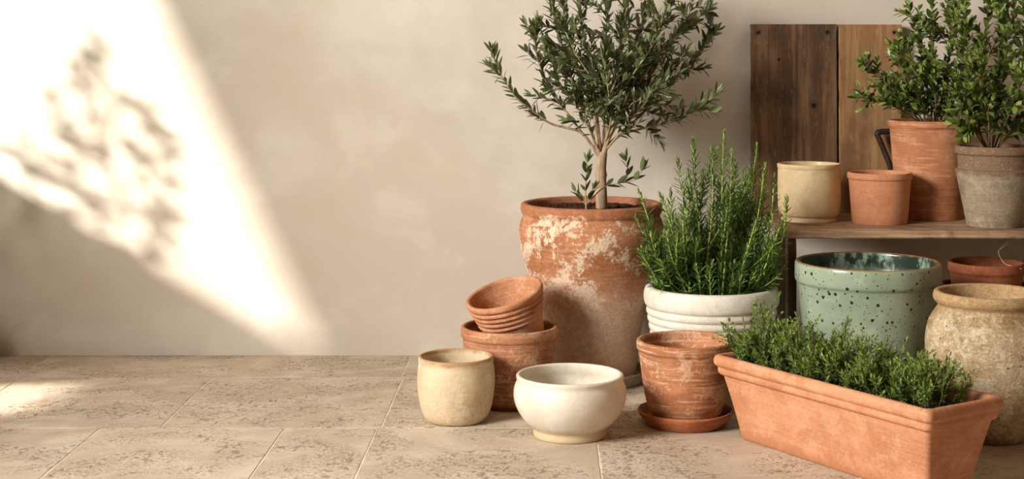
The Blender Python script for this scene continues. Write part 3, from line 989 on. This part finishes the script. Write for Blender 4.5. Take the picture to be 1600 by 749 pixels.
# suckers at the foot
def sucker(pts, side, r):
    st, lf = MB(), MB()
    st.tube(pts, r, .0008, 6)
    leafy(lf, pts, rnd, .38, .022, .038, .0135, 42, .25, True, 2, .05)
    for sp in side:
        st.tube(sp, .0012, .0007, 5)
        leafy(lf, sp, rnd, .3, .016, .034, .012, 42, .25, True, 2, .05)
    o = st.build('shoot', M_TWIG, big)
    lf.build('leaves', M_OLIVE, o)
sucker(spline([W(916, 330, -.085), W(915, 300, -.085), W(916, 275, -.085), W(918, 250, -.085)], 6), [spline([W(916, 322, -.085), W(910, 314, -.085), W(900, 300, -.085)], 4), spline([W(917, 320, -.085), W(922, 308, -.085), W(927, 296, -.085)], 4)], .0022)
sucker(spline([W(920, 316, -.085), W(935, 300, -.07), W(950, 290, -.06), W(970, 286, -.06), W(990, 282, -.06), W(1004, 265, -.06)], 6), [spline([W(975, 285, -.06), W(981, 270, -.06), W(978, 250, -.06)], 4)], .0018)

# ------------------------------------------------------------------ leafy shrubs
def shrub(root, org, Y0, branches, seed, stem, leafm, Lf, Wf, step=.011, r=.0028, ymax=.13, ymin=-.3):
    rnd = random.Random(seed)
    for (pts, tw, tl, s0) in branches:
        pts = spline([P(x, y, Y0 + max(ymin + .015, min(d, ymax - .015))) - org for x, y, d in pts], 5)
        st, lf = MB(), MB()
        st.tube(pts, r, .0009, 6)
        leafy(lf, pts, rnd, s0, step, Lf, Wf, 52, .35, True, 2, .12, .2)
        for i in range(tw):
            t = s0 * .9 + (.95 - s0 * .9) * (i + rnd.random()) / tw
            q0, d0 = at(pts, min(t, .97))
            sp = wander(q0, d0 * .75 + rvec(rnd) * .9, tl * rnd.uniform(.6, 1.2) * (1.15 - .5 * t), rnd, 5, .35, .14)
            if max(p.y for p in sp) > ymax or min(p.y for p in sp) < ymin:
                continue
            st.tube(sp, .0012, .0007, 5)
            leafy(lf, sp, rnd, .12, step, Lf, Wf, 55, .4, True, 2, .12, .2)
        o = st.build('branch', stem, root)
        lf.build('leaves', leafm, o)
b1 = [
    ([(1440, 195, -.02), (1420, 180, -.04), (1395, 165, -.05), (1370, 158, -.05), (1350, 153, -.05), (1342, 150, -.05)], 8, .04, .3),
    ([(1440, 195, -.01), (1415, 160, -.03), (1385, 130, -.04), (1362, 112, -.04), (1345, 98, -.04)], 10, .045, .3),
    ([(1442, 195, -.03), (1425, 150, -.05), (1408, 110, -.05), (1402, 80, -.05), (1412, 62, -.05)], 14, .055, .2),
    ([(1446, 195, -.03), (1440, 150, -.06), (1428, 110, -.06), (1420, 80, -.06)], 14, .055, .15),
    ([(1450, 195, -.0), (1448, 140, .02), (1440, 85, .03), (1428, 40, .03), (1420, 10, .03)], 12, .06, .2),
    ([(1455, 195, -.0), (1456, 140, -.02), (1455, 85, -.01), (1458, 35, .0), (1455, 0, .0)], 13, .06, .2),
    ([(1460, 195, -.03), (1462, 160, -.07), (1458, 125, -.08), (1460, 95, -.08)], 14, .055, .12),
    ([(1462, 195, -.0), (1475, 140, .0), (1482, 90, .01), (1485, 40, .01), (1480, -10, .01)], 13, .06, .2),
    ([(1466, 195, -.02), (1485, 150, -.05), (1500, 110, -.05), (1505, 70, -.05)], 13, .055, .15),
    ([(1445, 195, .01), (1425, 165, .03), (1405, 145, .04), (1385, 120, .04)], 12, .05, .2),
    ([(1455, 195, -.05), (1445, 172, -.08), (1430, 160, -.09), (1412, 150, -.09)], 11, .045, .15),
    ([(1470, 195, -.04), (1480, 175, -.07), (1492, 150, -.07), (1498, 120, -.07)], 11, .05, .15),
]
shrub(tall, px_t.loc(), px_t.Y, b1, 31, M_MYRTLE_STEM, M_MYRTLE, .027, .0135, .0105, ymin=-.075)
b2 = [
    ([(1540, 235, -.01), (1530, 200, -.03), (1520, 150, -.04), (1512, 95, -.05), (1508, 50, -.05), (1505, 18, -.05)], 13, .06, .22),
    ([(1542, 235, -.02), (1525, 210, -.05), (1508, 198, -.06), (1492, 190, -.06)], 5, .03, .45),
    ([(1545, 235, -.0), (1540, 185, -.0), (1538, 130, -.02), (1540, 75, -.02), (1545, 20, -.02), (1540, -25, -.02)], 15, .07, .25),
    ([(1550, 235, -.0), (1558, 185, -.03), (1565, 130, -.05), (1572, 80, -.06), (1585, 35, -.06), (1580, -10, -.06)], 15, .07, .25),
    ([(1552, 235, .0), (1570, 190, .02), (1590, 140, .03), (1600, 80, .03), (1605, 20, .03), (1600, -30, .03)], 15, .07, .25),
    ([(1556, 235, .0), (1580, 205, .0), (1605, 185, .0), (1628, 170, .0)], 9, .05, .3),
    ([(1556, 235, -.01), (1575, 215, -.04), (1598, 205, -.05), (1618, 200, -.05)], 5, .035, .4),
    ([(1548, 235, .01), (1535, 180, .04), (1515, 130, .05), (1500, 80, .06), (1490, 30, .06), (1488, -10, .06)], 14, .065, .25),
    ([(1550, 235, .01), (1556, 170, .05), (1560, 110, .06), (1565, 50, .06), (1562, -20, .06)], 14, .07, .25),
    ([(1545, 235, -.03), (1545, 190, -.07), (1535, 145, -.08), (1530, 100, -.09)], 13, .055, .2),
    ([(1556, 235, -.03), (1572, 190, -.07), (1588, 150, -.08), (1596, 110, -.09)], 13, .055, .2),
    ([(1555, 235, .0), (1590, 195, .03), (1620, 150, .04), (1640, 95, .04), (1645, 40, .04)], 13, .065, .25),
    ([(1545, 235, -.02), (1522, 195, -.05), (1505, 165, -.06), (1495, 140, -.06)], 9, .045, .3),
]
shrub(grey, px_g.loc(), px_g.Y, b2, 33, M_MYRTLE_STEM, M_MYRTLE, .031, .0145, .0118, .0026, .05)

# ------------------------------------------------------------------ shrub by the window, just outside the view, that throws the leaf shadow on the wall
sp_ = Vector((-1.64, 3.605, 0))
win = empty('potted_bay', sp_, 'leafy shrub in a terracotta pot standing in the corner by the low window', 'potted plant')
mb = lathe(pot_profile([(.085, 0), (.088, .004), (.105, .16), (.108, .2), (.116, .203), (.118, .21), (.118, .23)], .012, .01, .012), 72, .003, 3)
mb.build('pot', M_BIG, win)
soil(.104, .21, 11, win, M_SOIL, 30)
def wallshadow(px_, py_, dx=.44, j=0.0):       # point beside the window whose shadow falls at this place of the wall
    t = P(px_, py_, WALL)
    return t - SUN * (dx + j) - sp_
rnd = random.Random(77)
stemb = MB()
stemb.tube(spline([Vector((0, 0, .2)), Vector((.0, 0, .32)), wallshadow(190, 470), wallshadow(180, 400)], 6), .008, .004, 8)
stemb.build('stem', M_BARK, win)
for pts, tw, tl in (
    ([(190, 470), (215, 420), (235, 370), (240, 320), (225, 260), (200, 215)], 9, .09),
    ([(185, 440), (170, 380), (150, 330), (120, 290), (95, 250)], 8, .09),
    ([(190, 450), (200, 380), (195, 320), (165, 260), (150, 180), (155, 110), (160, 70)], 7, .08),
    ([(215, 420), (250, 400), (265, 360), (260, 320)], 6, .07),
    ([(165, 250), (185, 160), (215, 165), (245, 200), (270, 220)], 5, .05),
    ([(150, 330), (100, 340), (60, 330), (30, 310)], 6, .07),
    ([(190, 460), (150, 430), (110, 400), (70, 380)], 6, .07),
    ([(240, 330), (265, 300), (280, 280)], 5, .05),
    ([(150, 180), (125, 140), (130, 95), (145, 60)], 6, .06),
    ([(160, 270), (120, 230), (90, 190), (85, 150)], 6, .07),
    ([(225, 260), (250, 240), (270, 232)], 5, .05),
    ([(120, 290), (80, 280), (45, 255), (20, 240)], 6, .07)):
    q = spline([wallshadow(x, y, .44, rnd.uniform(-.06, .06)) for x, y in pts], 5)
    st, lf = MB(), MB()
    st.tube(q, .003, .001, 5)
    leafy(lf, q, rnd, .2, .02, .032, .015, 52, .4)
    for i in range(tw):
        q0, d0 = at(q, .2 + .75 * (i + rnd.random()) / tw)
        s = wander(q0, d0 * .7 + rvec(rnd) * .9, tl * rnd.uniform(.5, 1.1), rnd, 5, .2, .15)
        if max((v.x + sp_.x) / (v.y + sp_.y) for v in s) > -.392:
            continue
        st.tube(s, .0015, .0007, 4)
        leafy(lf, s, rnd, .15, .018, .030, .0135, 55, .4)
    o = st.build('branch', M_BARK, win)
    lf.build('leaves', M_MYRTLE, o)

# ------------------------------------------------------------------ light
def light(name, kind, loc, energy, color):
    l = bpy.data.lights.new(name, kind)
    l.energy = energy
    l.color = color
    o = bpy.data.objects.new(name, l)
    o.location = loc
    COL.objects.link(o)
    return o
s = light('sun', 'SUN', (-4, 1, 4), 13.0, (1.0, .95, .87))
s.data.angle = math.radians(4.0)
s.rotation_euler = SUN.to_track_quat('-Z', 'Y').to_euler()
a = light('window_daylight', 'AREA', (-2.8, 1.0, 1.8), 270.0, (1.0, .97, .915))
a.data.shape = 'RECTANGLE'
a.data.size, a.data.size_y = 1.45, 1.4
a.rotation_euler = Vector((1, .6, -.35)).to_track_quat('-Z', 'Z').to_euler()
w = bpy.data.worlds.new('world')
bpy.context.scene.world = w
w.use_nodes = True
w.node_tree.nodes['Background'].inputs[0].default_value = (1.0, .97, .93, 1)
w.node_tree.nodes['Background'].inputs[1].default_value = .018

# ------------------------------------------------------------------ camera and view
cam = bpy.data.cameras.new('camera')
cam.sensor_fit = 'HORIZONTAL'
cam.sensor_width = 36
cam.lens = F / 1600 * 36
cam.shift_x = (800 - CX) / 1600
cam.shift_y = (HY - 374.5) / 1600
cam.clip_start = .05
co = bpy.data.objects.new('camera', cam)
co.location = (0, 0, H)
co.rotation_euler = (PI / 2, 0, 0)
COL.objects.link(co)
sc = bpy.context.scene
sc.camera = co
vs_ = sc.view_settings
vs_.view_transform = 'Standard'
vs_.look = 'None'
vs_.gamma = 1
vs_.exposure = .2
vs_.use_curve_mapping = False
